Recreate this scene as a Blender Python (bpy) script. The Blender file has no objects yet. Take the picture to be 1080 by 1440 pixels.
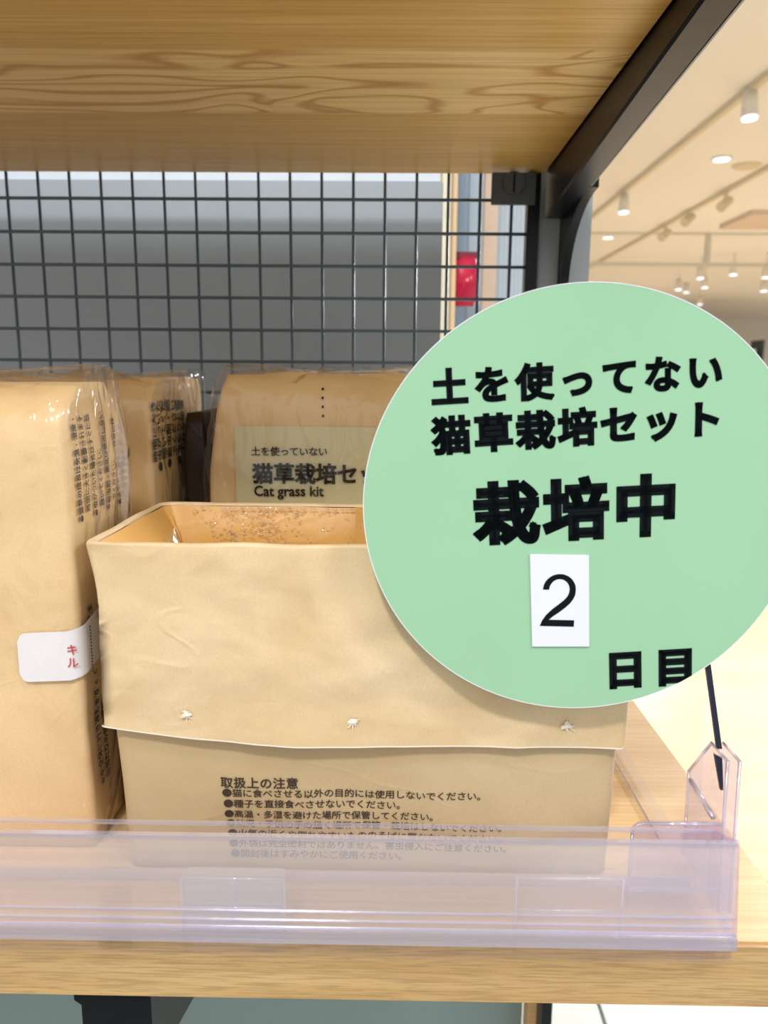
import bpy, bmesh, math, random
from mathutils import Vector, Matrix, noise, Euler
random.seed(7)
scene = bpy.context.scene
col = scene.collection
S = 1.06                       # height of the lower shelf top above the floor
R = math.radians

# ---------------------------------------------------------------- camera
FPX = 1060.0
CAM = Vector((0, 0, S + 0.187))
PITCH, YAW, ROLL = 10.2, 0.7, 0.45
camrot = Matrix.Rotation(R(YAW), 3, 'Z') @ Matrix.Rotation(R(90 - PITCH), 3, 'X') @ Matrix.Rotation(R(ROLL), 3, 'Z')
cd = bpy.data.cameras.new('camera'); cam = bpy.data.objects.new('camera', cd); col.objects.link(cam)
cam.matrix_world = Matrix.Translation(CAM) @ camrot.to_4x4()
cd.sensor_fit = 'VERTICAL'; cd.sensor_height = 36.0; cd.lens = FPX / 1440 * 36.0
cd.clip_start = 0.01; cd.clip_end = 100
cd.dof.use_dof = True; cd.dof.focus_distance = 0.305; cd.dof.aperture_fstop = cd.lens / 1.6
scene.camera = cam
scene.view_settings.view_transform = 'Standard'; scene.view_settings.look = 'None'
scene.view_settings.gamma = 1; scene.view_settings.use_curve_mapping = False
scene.view_settings.exposure = 0.4
try: scene.cycles.transparent_max_bounces = 32
except Exception: pass

# ---------------------------------------------------------------- light
world = bpy.data.worlds.new('store_daylight'); scene.world = world; world.use_nodes = True
world.node_tree.nodes['Background'].inputs[0].default_value = (1, .985, .96, 1)
world.node_tree.nodes['Background'].inputs[1].default_value = 0.72
def area(name, loc, target, size, power, colr=(1, .97, .93)):
    l = bpy.data.lights.new(name, 'AREA'); l.shape = 'DISK'; l.size = size; l.energy = power; l.color = colr
    o = bpy.data.objects.new(name, l); col.objects.link(o); o.location = loc
    o.rotation_euler = (Vector(target) - Vector(loc)).to_track_quat('-Z', 'Y').to_euler()
    return o
area('aisle_lamp', (-0.25, -0.95, S + 1.45), (0.05, .25, S + .05), .16, 15)
area('aisle_lamp', (0.7, -0.6, S + 1.65), (0.05, .25, S + .05), .3, 7)
for x, y in ((2.0, 2.5), (5, 5), (3, 9), (7, 10), (4, 15), (10, 16)):
    area('store_lamp', (x, y, S + 1.3), (x, y, 0), .8, 125, (.98, .98, 1))

# ---------------------------------------------------------------- helpers
def ray(px, py): return camrot @ Vector(((px - 540) / FPX, -(py - 720) / FPX, -1))
def PY(px, py, y):            # pixel of the photograph -> point at depth y
    d = ray(px, py); return CAM + d * (y / d.y)
def PZ(px, py, z):
    d = ray(px, py); return CAM + d * ((z - CAM.z) / d.z)
def PX(px, py, x):
    d = ray(px, py); return CAM + d * (x / d.x)

def link_mesh(name, verts, faces, mat=None, parent=None, smooth=False):
    me = bpy.data.meshes.new(name); me.from_pydata([tuple(v) for v in verts], [], faces); me.update()
    o = bpy.data.objects.new(name, me); col.objects.link(o)
    if mat: me.materials.append(mat)
    if parent is not None: o.parent = parent; o.matrix_parent_inverse = Matrix.Translation(-parent.location)
    if smooth:
        for p in me.polygons: p.use_smooth = True
    return o
class MB:
    def __init__(s): s.v = []; s.f = []
    def add(s, v, f):
        n = len(s.v); s.v += [Vector(q) for q in v]; s.f += [tuple(i + n for i in q) for q in f]; return s
    def box(s, x0, x1, y0, y1, z0, z1):
        v = [(x, y, z) for x in (x0, x1) for y in (y0, y1) for z in (z0, z1)]
        return s.add(v, [(0, 1, 3, 2), (4, 6, 7, 5), (0, 4, 5, 1), (2, 3, 7, 6), (0, 2, 6, 4), (1, 5, 7, 3)])
    def prism(s, pts, axis, a, b):   # closed profile of 2D points extruded along an axis
        n = len(pts)
        def mk(p, t): return {'x': (t, p[0], p[1]), 'y': (p[0], t, p[1]), 'z': (p[0], p[1], t)}[axis]
        v = [mk(p, a) for p in pts] + [mk(p, b) for p in pts]
        f = [tuple(range(n))[::-1], tuple(range(n, 2 * n))] + [(i, (i + 1) % n, n + (i + 1) % n, n + i) for i in range(n)]
        return s.add(v, f)
    def tube(s, p, q, r, n=8):
        p, q = Vector(p), Vector(q); d = (q - p).normalized(); a = d.orthogonal().normalized(); b = d.cross(a)
        v = [c + (a * math.cos(t) + b * math.sin(t)) * r for c in (p, q) for t in [2 * math.pi * i / n for i in range(n)]]
        return s.add(v, [tuple(range(n))[::-1], tuple(range(n, 2 * n))] + [(i, (i + 1) % n, n + (i + 1) % n, n + i) for i in range(n)])
    def cone(s, p, q, r0, r1, n=16):
        p, q = Vector(p), Vector(q); d = (q - p).normalized(); a = d.orthogonal().normalized(); b = d.cross(a)
        v = [c + (a * math.cos(t) + b * math.sin(t)) * r for c, r in ((p, r0), (q, r1)) for t in [2 * math.pi * i / n for i in range(n)]]
        return s.add(v, [tuple(range(n))[::-1], tuple(range(n, 2 * n))] + [(i, (i + 1) % n, n + (i + 1) % n, n + i) for i in range(n)])
    def build(s, name, mat=None, parent=None, smooth=False, bevel=0, seg=2):
        o = link_mesh(name, s.v, s.f, mat, parent, smooth)
        bm = bmesh.new(); bm.from_mesh(o.data); bmesh.ops.recalc_face_normals(bm, faces=bm.faces)
        if bevel: bmesh.ops.bevel(bm, geom=list(bm.edges), offset=bevel, segments=seg, affect='EDGES', clamp_overlap=True)
        bm.to_mesh(o.data); bm.free(); return o
def tag(o, label=None, cat=None, group=None, kind=None):
    for k, v in (('label', label), ('category', cat), ('group', group), ('kind', kind)):
        if v: o[k] = v
    return o
def empty(name, loc, label, cat, group=None):
    o = bpy.data.objects.new(name, None); col.objects.link(o); o.location = loc; o.empty_display_size = .02
    return tag(o, label, cat, group)

# ---------------------------------------------------------------- materials
def srgb(r, g, b):
    return tuple(((c / 255) / 12.92 if c / 255 <= .04045 else ((c / 255 + .055) / 1.055) ** 2.4) for c in (r, g, b)) + (1,)
class NT:
    def __init__(s, name):
        s.m = bpy.data.materials.new(name); s.m.use_nodes = True; s.t = s.m.node_tree; s.n = s.t.nodes
        s.b = s.n['Principled BSDF']; s.out = s.n['Material Output']
    def N(s, kind, **kw):
        n = s.n.new(kind)
        for k, v in kw.items():
            if k in n.inputs.keys(): n.inputs[k].default_value = v
            else: setattr(n, k, v)
        return n
    def L(s, a, b): s.t.links.new(a, b)
    def coords(s, scale=(1, 1, 1), out='Object'):
        c = s.N('ShaderNodeTexCoord'); m = s.N('ShaderNodeMapping'); m.inputs['Scale'].default_value = scale
        s.L(c.outputs[out], m.inputs[0]); return m.outputs[0]
    def noise(s, vec, scale, detail=3, rough=.5, dist=0):
        n = s.N('ShaderNodeTexNoise'); n.inputs['Scale'].default_value = scale; n.inputs['Detail'].default_value = detail
        n.inputs['Roughness'].default_value = rough; n.inputs['Distortion'].default_value = dist
        s.L(vec, n.inputs['Vector']); return n.outputs['Fac']
    def ramp(s, fac, stops):
        r = s.N('ShaderNodeValToRGB'); e = r.color_ramp.elements
        e[0].position, e[0].color = stops[0]; e[1].position, e[1].color = stops[-1]
        for p, c in stops[1:-1]: q = e.new(p); q.color = c
        s.L(fac, r.inputs[0]); return r.outputs[0]
    def math(s, op, a, b=None, c=None):
        n = s.N('ShaderNodeMath', operation=op)
        for i, v in enumerate((a, b, c)):
            if v is None: continue
            if isinstance(v, (int, float)): n.inputs[i].default_value = v
            else: s.L(v, n.inputs[i])
        return n.outputs[0]
    def mix(s, fac, a, b, typ='MIX'):
        n = s.N('ShaderNodeMix', data_type='RGBA', blend_type=typ)
        for i, v in ((0, fac), (6, a), (7, b)):
            if isinstance(v, (int, float, tuple)): n.inputs[i].default_value = v
            else: s.L(v, n.inputs[i])
        return n.outputs[2]
    def bump(s, h, strength=.3, dist=.001, target=None):
        n = s.N('ShaderNodeBump'); n.inputs['Strength'].default_value = strength; n.inputs['Distance'].default_value = dist
        s.L(h, n.inputs['Height']); s.L(n.outputs[0], (target or s.b).inputs['Normal']); return n
W4 = lambda v: (v, v, v, 1)

def plain(name, c, rough=.5, metal=0, spec=.5, var=.04, vscale=30, bump=0):
    t = NT(name); v = t.noise(t.coords(), vscale, 3)
    c2 = tuple(max(0, x * (1 - var * 3)) for x in c[:3]) + (1,)
    t.L(t.mix(v, c2, tuple(min(1, x * (1 + var)) for x in c[:3]) + (1,)), t.b.inputs['Base Color'])
    t.b.inputs['Roughness'].default_value = rough; t.b.inputs['Metallic'].default_value = metal
    t.b.inputs['Specular IOR Level'].default_value = spec
    if bump: t.bump(t.noise(t.coords(), vscale * 8, 2), bump, .0005)
    return t.m
def emit(name, c, st):
    t = NT(name); t.b.inputs['Base Color'].default_value = c; t.b.inputs['Emission Color'].default_value = c
    t.b.inputs['Emission Strength'].default_value = st; return t.m

def kraft(name, base, dark, blotch=6.0, bumpk=.5):
    t = NT(name); v = t.coords()
    n1 = t.noise(v, blotch * 3, 3, .55, .6)
    c = t.mix(t.ramp(n1, [(.3, W4(0)), (.7, W4(1))]), dark, base)
    fib = t.noise(t.coords((1, 1, .8)), 1400, 3, .7)
    c = t.mix(t.ramp(fib, [(.35, W4(.22)), (.6, W4(0))]), c, tuple(x * .8 for x in dark[:3]) + (1,))
    t.L(c, t.b.inputs['Base Color'])
    t.b.inputs['Roughness'].default_value = .42; t.b.inputs['Specular IOR Level'].default_value = .4
    cr = t.noise(t.coords((1, 1, 1.3)), 16, 2.5, .5, .4)
    h = t.math('ADD', t.math('MULTIPLY', cr, 1.6), t.math('MULTIPLY', t.noise(t.coords((1, 1, 1)), 60, 2, .5, .2), .16))
    rdg = t.math('ABSOLUTE', t.math('SUBTRACT', t.noise(t.coords((1, 1, 1.6)), 13, 1.5, .5, 1.0), .5))
    h = t.math('ADD', h, t.math('MULTIPLY', t.ramp(rdg, [(0, W4(1)), (.03, W4(0))]), .05))
    h = t.math('ADD', h, t.math('MULTIPLY', t.noise(v, 1500, 2), .006))
    t.bump(h, bumpk, .004)
    return t.m

def wood(name, light, dark, sc=(3, 60, 60), rough=.45, fine=.5, axis_fine=(12, 500, 500)):
    t = NT(name)
    n = t.noise(t.coords(sc), 1, 4, .55, .8)
    f = t.noise(t.coords(axis_fine), 1, 3, .6)
    c = t.mix(t.ramp(n, [(.28, W4(0)), (.72, W4(1))]), dark, light)
    c = t.mix(t.ramp(f, [(.38, W4(fine)), (.55, W4(0))]), c, tuple(x * .62 for x in dark[:3]) + (1,))
    t.L(c, t.b.inputs['Base Color']); t.b.inputs['Roughness'].default_value = rough
    t.bump(f, .15, .0004); return t.m

def clear(name, tint, gloss=.12, haze=0.0, rough=.05, bumps=0, bscale=60, edge=1.0, hazecol=(.9, .9, .97, 1)):
    """thin clear plastic: see-through, with Fresnel reflections and a little milky scattering"""
    t = NT(name); t.n.remove(t.b)
    tr = t.N('ShaderNodeBsdfTransparent'); tr.inputs[0].default_value = tint
    gl = t.N('ShaderNodeBsdfGlossy'); gl.inputs['Roughness'].default_value = rough; gl.inputs[0].default_value = (1, 1, 1, 1)
    lw = t.N('ShaderNodeLayerWeight'); schl = t.math('MULTIPLY_ADD', t.math('POWER', lw.outputs['Facing'], 4.5), .9, .04)
    df = t.N('ShaderNodeBsdfDiffuse'); df.inputs[0].default_value = hazecol
    tl = t.N('ShaderNodeBsdfTranslucent'); tl.inputs[0].default_value = hazecol
    m0 = t.N('ShaderNodeMixShader'); m0.inputs[0].default_value = .4; t.L(df.outputs[0], m0.inputs[1]); t.L(tl.outputs[0], m0.inputs[2])
    m1 = t.N('ShaderNodeMixShader'); m1.inputs[0].default_value = haze; t.L(tr.outputs[0], m1.inputs[1]); t.L(m0.outputs[0], m1.inputs[2])
    m2 = t.N('ShaderNodeMixShader'); fac = t.math('MINIMUM', t.math('ADD', t.math('MULTIPLY', schl, edge), gloss), 1.0)
    t.L(fac, m2.inputs[0]); t.L(m1.outputs[0], m2.inputs[1]); t.L(gl.outputs[0], m2.inputs[2]); t.L(m2.outputs[0], t.out.inputs[0])
    if bumps:
        h = t.noise(t.coords((1, 1, .5)), bscale, 2.5, .55, .5)
        b = t.N('ShaderNodeBump'); b.inputs['Strength'].default_value = bumps; b.inputs['Distance'].default_value = .01
        t.L(h, b.inputs['Height']); t.L(b.outputs[0], gl.inputs['Normal']); t.L(b.outputs[0], lw.inputs['Normal'])
    return t.m

M = {}
M['kraft'] = kraft('kraft_paper', srgb(226, 204, 166), srgb(206, 178, 134), 6, .95)
M['kraft_body'] = kraft('kraft_paper_plain', srgb(200, 180, 142), srgb(188, 164, 122), 4, .35)
M['kraft_in'] = kraft('kraft_paper_shaded_inside', srgb(222, 176, 102), srgb(198, 148, 74), 5, .6)  # shade inside the open bag is put into this darker ochre
M['kraft_pack'] = kraft('kraft_paper_packed', srgb(234, 206, 158), srgb(216, 182, 130), 5, .35)
M['ink'] = plain('black_ink', srgb(16, 22, 26), .7, spec=.08, var=.0)
M['ink_faint'] = plain('dark_brown_ink', srgb(58, 46, 36), .6, var=.05)
M['ink_side'] = plain('soft_black_ink', srgb(38, 34, 32), .55, var=.05)
M['red_ink'] = plain('red_ink', srgb(200, 40, 50), .5)
M['label_cream'] = plain('cream_label_paper', srgb(216, 210, 172), .45, var=.03, vscale=60)
M['sticker'] = plain('white_sticker_paper', srgb(232, 232, 238), .3, var=.02)
M['green'] = plain('mint_green_card', srgb(156, 203, 168), .5, spec=.25, var=.02, vscale=25, bump=.03)
M['white_card'] = plain('white_card', srgb(228, 232, 242), .5, var=.01)
M['shelf_under'] = None
M['shelf_top'] = wood('shelf_top_wood', srgb(232, 200, 150), srgb(214, 176, 122), (5, 70, 70), .38, .3)
M['shelf_edge'] = wood('shelf_edge_wood', srgb(206, 174, 122), srgb(186, 150, 96), (7, 120, 150), .5, .55, (60, 900, 1400))
M['black_metal'] = plain('black_painted_steel', srgb(13, 17, 22), .3, .0, .22, var=.03)
M['dark_grey'] = plain('dark_grey_steel', srgb(66, 72, 76), .45, .0, .5, var=.05)
M['post_grey'] = plain('grey_painted_post', srgb(150, 158, 164), .45, .0, .5, var=.04, vscale=12)
M['panel_grey'] = plain('grey_painted_panel', srgb(162, 176, 190), .42, .0, .5, var=.05, vscale=4)
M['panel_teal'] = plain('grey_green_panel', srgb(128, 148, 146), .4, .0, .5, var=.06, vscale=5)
M['wire'] = plain('dark_wire', srgb(74, 92, 104), .3, .2, .6, var=.03)
M['tray'] = clear('clear_tray_plastic', (.972, .962, .985, 1), .012, .0, .04)
M['tray_front'] = clear('clear_label_holder_plastic', (.985, .975, .99, 1), .07, .22, .2, .03, 40, edge=.5, hazecol=(.95, .93, .97, 1))
M['tray_block'] = clear('clear_joint_plastic', (.86, .86, .92, 1), .3, .15, .08)
M['violet'] = clear('violet_tinted_clear_plastic', (.90, .88, .985, 1), .06, .05, .05, hazecol=(.72, .68, .95, 1))
M['edge_violet'] = clear('violet_plastic_edge', (.88, .87, .975, 1), .22, .22, .12, hazecol=(.88, .86, .98, 1))
M['film'] = clear('clear_packing_film', (.99, .985, .98, 1), .008, .012, .09, .9, 48, .75)
M['film_seam'] = clear('crimped_packing_film', (.92, .92, .92, 1), .10, .30, .22, .6, 120)
M['divider'] = clear('clear_divider_plastic', (.99, .988, .99, 1), .01, .10, .12, edge=.35)
M['ceiling'] = plain('cream_ceiling_paint', srgb(226, 226, 224), .8, var=.01, vscale=.6)
M['track'] = plain('cream_track_paint', srgb(205, 196, 170), .6, var=.03)
M['grey_rail'] = plain('pale_grey_rail_paint', srgb(196, 196, 188), .6, var=.03)
M['lamp_white'] = plain('white_lamp_housing', srgb(214, 212, 204), .5, var=.02)
M['lamp_glow'] = emit('lamp_glow', (.78, .84, 1, 1), 1.0)
M['fibre'] = plain('torn_white_paper_fibre', srgb(238, 230, 214), .8, var=.05)
M['drop'] = clear('water_droplet', (.97, .95, .9, 1), .22, .05, .02, edge=1.0)
M['floor_wood'] = wood('pale_wood_floor', srgb(206, 184, 150), srgb(188, 164, 128), (1.2, 14, 14), .35, .15, (4, 60, 60))
M['floor_tile'] = plain('grey_stone_tile', srgb(206, 208, 204), .3, var=.08, vscale=5)
M['grout'] = plain('tile_grout', srgb(150, 154, 152), .8)
M['far_wall'] = plain('pale_wall_paint', srgb(214, 208, 196), .8, var=.02, vscale=1)

# upper shelf underside: straight grain with one cathedral-figured stave
def under_wood():
    t = NT('figured_shelf_wood')
    c = t.N('ShaderNodeTexCoord'); sp = t.N('ShaderNodeSeparateXYZ'); t.L(c.outputs['Object'], sp.inputs[0])
    y = sp.outputs['Y']
    y0, y1 = .402, .496
    mid = (y0 + y1) / 2
    band = t.ramp(t.math('ABSOLUTE', t.math('DIVIDE', t.math('SUBTRACT', y, mid), (y1 - y0) / 2)), [(.93, W4(1)), (1.0, W4(0))])
    straight = t.noise(t.coords((1.4, 75, 1)), 1, 4, .6, .2)
    fine = t.noise(t.coords((9, 480, 1)), 1, 3, .6)
    light, mids, dark = srgb(226, 180, 104), srgb(206, 154, 78), srgb(168, 112, 46)
    base = t.mix(t.ramp(straight, [(.3, W4(0)), (.7, W4(1))]), srgb(214, 172, 92), srgb(230, 192, 114))
    base = t.mix(t.ramp(fine, [(.36, W4(.35)), (.56, W4(0))]), base, dark)
    # cathedral contours: a warped field cut into narrow rings
    fld = t.noise(t.coords((6.5, 20, 1)), 1, 1.0, .4, 1.1)
    yy = t.math('MULTIPLY', t.math('ABSOLUTE', t.math('SUBTRACT', y, mid + .004)), 5.0)
    fr = t.math('FRACT', t.math('MULTIPLY', t.math('ADD', fld, yy), 7.0))
    line = t.ramp(fr, [(0, W4(.8)), (.07, W4(.85)), (.22, W4(.12)), (.8, W4(0)), (1, W4(.8))])
    fig = t.mix(line, srgb(246, 214, 146), srgb(198, 144, 68))
    fig = t.mix(t.ramp(fine, [(.36, W4(.25)), (.56, W4(0))]), fig, dark)
    t.L(t.mix(band, base, fig), t.b.inputs['Base Color'])
    t.b.inputs['Roughness'].default_value = .38; t.bump(fine, .08, .0004)
    return t.m
M['shelf_under'] = under_wood()

# ---------------------------------------------------------------- lettering
_gc = {}
def glyphs(text, bold=0.0, res=4, size=1.0):
    """flat triangulated lettering in local units: list of (x, y), faces; bold strokes the outline"""
    key = (text, bold, res)
    if key in _gc: return _gc[key]
    cu = bpy.data.curves.new('t', 'FONT'); cu.body = text; cu.size = size
    cu.resolution_u = res; cu.fill_mode = 'BOTH'
    o = bpy.data.objects.new('t', cu); me = bpy.data.meshes.new_from_object(o)
    v = [(p.co.x, p.co.y) for p in me.vertices]; f = [tuple(p.vertices) for p in me.polygons]
    bpy.data.objects.remove(o); bpy.data.meshes.remove(me); bpy.data.curves.remove(cu)
    if bold > 0:
        # outline edges by position
        idx = {}; 
        def k(i): return (round(v[i][0], 5), round(v[i][1], 5))
        cnt = {}
        for q in f:
            for a, b in zip(q, q[1:] + q[:1]):
                e = tuple(sorted((k(a), k(b))))
                if e[0] != e[1]: cnt[e] = cnt.get(e, 0) + 1
        joints = set()
        for (a, b), c in cnt.items():
            if c != 1: continue
            dx, dy = b[0] - a[0], b[1] - a[1]; L = math.hypot(dx, dy); nx, ny = -dy / L * bold, dx / L * bold
            ex, ey = dx / L * bold * .96, dy / L * bold * .96
            n = len(v); v += [(a[0] + nx - ex, a[1] + ny - ey), (b[0] + nx + ex, b[1] + ny + ey), (b[0] - nx + ex, b[1] - ny + ey), (a[0] - nx - ex, a[1] - ny - ey)]
            f.append((n + 3, n + 2, n + 1, n))
    _gc[key] = (v, f)
    return v, f
LAT = set('abcdefghijklmnopqrstuvwxyzABCDEFGHIJKLMNOPQRSTUVWXYZ0123456789')
def write(mb, text, x0, z0, em, pitch, place, bold=0.0, res=3, rise=0.0):
    """Japanese text on a fixed pitch: place(u, v) turns text-plane metres into a surface point"""
    for i, ch in enumerate(text):
        if ch == ' ': continue
        if ch == '●':
            n = 14; r = em * .46
            cx, cz = x0 + i * pitch + em * .5, z0 + em * .38
            mb.add([place(cx + r * math.cos(2 * math.pi * k / n), cz + r * math.sin(2 * math.pi * k / n)) for k in range(n)], [tuple(range(n))])
            continue
        v, f = glyphs(ch, bold, res)
        mb.add([place(x0 + i * pitch + a * em, z0 + b * em + rise * i) for a, b in v], f)
    return mb

# ================================================================ SETTING
fl = MB().box(-5, 14, -3, 24, -.05, -.012).build('floor', M['grout']); tag(fl, kind='structure')
wf = MB().box(-5, 14, 1.72, 24, -.012, .0).build('wood_floor_zone', M['floor_wood'], fl)
nt = 0
tile_me = None
for i in range(-2, 8):
    for j in range(-1, 4):
        y0 = .52 + (j - 1) * .45; x0 = -.02 + (i - 1) * .45
        if y0 + .445 > 1.73: y1 = 1.715
        else: y1 = y0 + .442
        if y0 > 1.7: continue
        tl = MB().box(x0, x0 + .442, y0, y1, -.012, 0.0).build('tile', M['floor_tile'], fl)
ce = MB().box(-5, 14, -.6, 24, S + 1.937, S + 2.0).build('ceiling', M['ceiling']); tag(ce, kind='structure')
wl = MB().box(-5, 14, 23.0, 23.2, 0, S + 1.937).build('wall_back', M['far_wall']); tag(wl, kind='structure')
CZ = S + 1.937

# ================================================================ SHELVING UNIT
UZ = S + .187 + .1575          # underside of the upper shelf
uw = MB().box(-.60, .1165, .17, .632, UZ, UZ + .025).build('wooden_shelf', M['shelf_under'], bevel=.0008)
tag(uw, 'upper wooden shelf board with swirling cathedral grain on its underside', 'shelf')
lw = MB().box(-.60, .1435, .2255, .632, S - .0238, S).build('wooden_shelf', M['shelf_top'], bevel=.0012)
tag(lw, 'lower pale wooden shelf board carrying the paper bags and clear rail', 'shelf')
fe = MB().box(-.60, .1436, .2247, .2256, S - .0235, S - .0006).build('front_edge', M['shelf_edge'], lw)

fr = empty('shelf_frame', (.14, .64, 0), 'dark steel upright and bracket frame holding the wooden shelves', 'shelf frame')
# side beam under/beside the upper shelf
BX0 = .1175
def beam_z(y): return UZ - (.012 + (y - .327) * .0725)
bm_ = MB()
for (a, b, dz0) in ((BX0, .1335, 0.0),):
    v = []
    for y in (.15, .628):
        z = min(UZ - .001, beam_z(y)); v += [(a, y, z + .0012), (a + .0015, y, z), (b - .001, y, z), (b, y, z + .001), (b, y, UZ + .034), (a, y, UZ + .034)]
    bm_.add(v, [(5, 4, 3, 2, 1, 0), (6, 7, 8, 9, 10, 11)] + [(k, (k + 1) % 6, 6 + (k + 1) % 6, 6 + k) for k in range(6)])
bm_.build('side_beam', M['black_metal'], fr)
y0, y1 = .15, .628
MB().add([(.1336, y0, UZ - .001), (.1346, y0, UZ - .001), (.1336, y1, beam_z(y1) + .001), (.1346, y1, beam_z(y1) + .001), (.1336, y0, UZ + .034), (.1346, y0, UZ + .034), (.1336, y1, UZ + .034), (.1346, y1, UZ + .034)],
         [(0, 1, 3, 2), (4, 6, 7, 5), (0, 4, 5, 1), (2, 3, 7, 6), (0, 2, 6, 4), (1, 5, 7, 3)]).build('beam_trim', M['post_grey'], fr)
# posts
xa, xb, xc = PY(759, 300, .642).x, PY(795, 300, .642).x, PY(833, 300, .642).x
MB().box(xa, xb - .003, .642, .675, S - .024, UZ + .3).build('post', M['post_grey'], fr, bevel=.001)
MB().box(xb + .003, xc, .642, .675, S - .024, UZ + .3).build('post', M['post_grey'], fr, bevel=.001)
MB().box(xb - .003, xb + .003, .652, .672, S - .024, UZ + .3).build('slotted_strip', M['black_metal'], fr)
MB().box(PY(762, 1430, .645).x, PY(776, 1430, .645).x, .645, .670, 0, S - .024).build('lower_post', M['black_metal'], fr)
# curved gusset plate running down the slot
g = []
for k in range(17):
    t = k / 16; a = t * math.pi / 2
    g.append((.552 + .080 * math.sin(a), beam_z(.552) - .062 * (1 - math.cos(a))))
prof = [(.552, UZ - .010)] + g + [(.632, UZ - .150), (.650, UZ - .150), (.650, UZ - .010)]
MB().prism(prof, 'x', xb - .0035, xb + .0030).build('bracket_gusset', M['black_metal'], fr)
# lower bracket under the lower shelf
pA, pB = PY(115, 1420, .232), PY(213, 1420, .232)
br = MB().prism([(.232, S - .0242), (.232, S - .060), (.30, S - .085), (.628, S - .11), (.628, S - .0242)], 'x', pA.x, pB.x)
br.build('lower_bracket', M['black_metal'], fr)
MB().prism([(pA.x - .0025, S - .0243), (pA.x, S - .0243), (pA.x, S - .0345), (pA.x - .0025, S - .0325)], 'y', .232, .30).build('bracket_lip', M['black_metal'], fr)

# grey back panels
xr = PY(621, 380, .70).x
bp = MB().box(-.62, xr, .70, .712, S - .03, PY(300, 253, .70).z).build('back_panel', M['panel_grey'], bevel=.001)
tag(bp, 'smooth grey metal back panel behind the wire grid', 'back panel')
MB().box(-.62, xr, .688, .70, S - .03, S + .0).build('bottom_flange', M['panel_grey'], bp)
MB().box(-.62, xr - .002, .713, .725, PY(300, 256, .713).z, PY(300, 236, .713).z).build('bright_gap_strip', plain('pale_blue_gap_light', srgb(214, 226, 240), .5), bp)  # added strip: the bright gap above the panel, put into pale blue paint
xr2 = PY(734, 1430, .70).x
lp = MB().box(-.62, xr2, .70, .712, .02, S - .04).build('back_panel', M['panel_teal'], bevel=.001)
tag(lp, 'grey green lower back panel showing below the wooden shelf', 'back panel')
MB().box(-.62, xr2, .690, .72, 0, .02).build('foot_rail', M['panel_teal'], lp)
wp = MB().box(xr2 + .001, PY(762, 1430, .68).x, .68, .70, 0, S - .04).build('wooden_upright', wood('upright_wood', srgb(228, 190, 136), srgb(206, 164, 108), (40, 40, 3)))
tag(wp, 'narrow wooden upright beside the lower grey green panel', 'upright')

# wire grid
YM = .630
wg = empty('wire_grid', (-.1, YM, S), 'dark welded wire grid closing the back of the shelf', 'wire grid')
xL = -.60; xR = PY(741, 300, YM).x
zs = [PY(150, y, YM).z for y in (280, 327, 373, 418, 463, 507)]
dz = (zs[0] - zs[-1]) / 5; zs += [zs[-1] - dz * k for k in range(1, 6)]
zb, zt = S + .002, UZ - .0005
hw = MB().tube((xL, YM - .0024, 0), (xR, YM - .0024, 0), .00130, 6).build('wire', M['wire'], wg, smooth=True); 
hw.location.z = zs[0]
zs = [z for z in zs if z > S + .004]
for z in zs[1:]:
    c = hw.copy(); col.objects.link(c); c.location.z = z
x_first = PY(8, 240, YM).x; px_ = (PY(274, 240, YM).x - x_first) / 6
vw = MB().tube((0, YM, zb), (0, YM, zt), .00125, 6).build('wire', M['wire'], wg, smooth=True)
ks = [k for k in range(-14, 25) if xL < x_first + k * px_ < xR - .004]
vw.location.x = x_first + ks[0] * px_
for k in ks[1:]:
    c = vw.copy(); col.objects.link(c); c.location.x = x_first + k * px_
xg0, xg1 = PY(740, 300, YM).x, PY(758, 300, YM).x
MB().box(xg0, xg1 - .004, YM - .006, YM + .006, zb, zt).build('grid_frame', M['black_metal'], wg, bevel=.0006)
MB().box(xg1 - .0035, xg1, YM - .003, YM + .010, zb, zt).build('grid_frame', M['black_metal'], wg)
c0, c1 = PY(692, 243, YM - .01), PY(752, 288, YM - .01)
MB().box(c0.x, c1.x, YM - .012, YM - .007, c1.z, min(c0.z, zt)).build('clamp_plate', M['dark_grey'], wg, bevel=.0005)
sc = PY(723, 257, YM - .014)
cp = MB().cone((sc.x, YM - .012, sc.z), (sc.x, YM - .0145, sc.z), .0092, .0085, 24).build('screw_head', M['dark_grey'], wg, smooth=False)
MB().box(sc.x - .0007, sc.x + .0007, YM - .0150, YM - .0144, sc.z - .007, sc.z + .007).build('screw_slot', M['black_metal'], cp)

# ================================================================ SEEN THROUGH THE GRID
YB = 1.15
def strip(name, x0, x1, y, z0, z1, mat, label, cat, th=.03):
    a, b = PY(x0, 380, y).x, PY(x1, 380, y).x
    o = MB().box(a, b, y, y + th, z0, z1).build(name, mat, bevel=.001); return tag(o, label, cat)
strip('display_edge', 620, 632, 1.0, 0, S + .75, plain('cream_edge', srgb(238, 230, 206), .6), 'narrow cream display edge behind the wire grid', 'display edge')
strip('display_edge', 634, 641, 1.04, 0, S + .75, plain('light_wood_edge', srgb(222, 196, 160), .6), 'slim light wood display edge just right of the cream one', 'display edge')
strip('display_post', 643, 656, 1.20, 0, S + .75, plain('blue_grey_post', srgb(140, 160, 182), .35), 'blue grey metal display post behind the grid', 'post')
strip('display_post', 657, 677, 1.22, 0, S + .75, plain('pale_steel_post', srgb(168, 184, 196), .3), 'pale steel display post right of the red packet', 'post')
strip('display_edge', 678, 698, 1.25, 0, S + .75, plain('beige_board', srgb(216, 190, 168), .6), 'beige board edge hanging behind the grid near the post', 'display edge')
a, b = PY(698, 380, 1.3).x, PY(742, 380, 1.3).x
pts = []
n = 16
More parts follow.
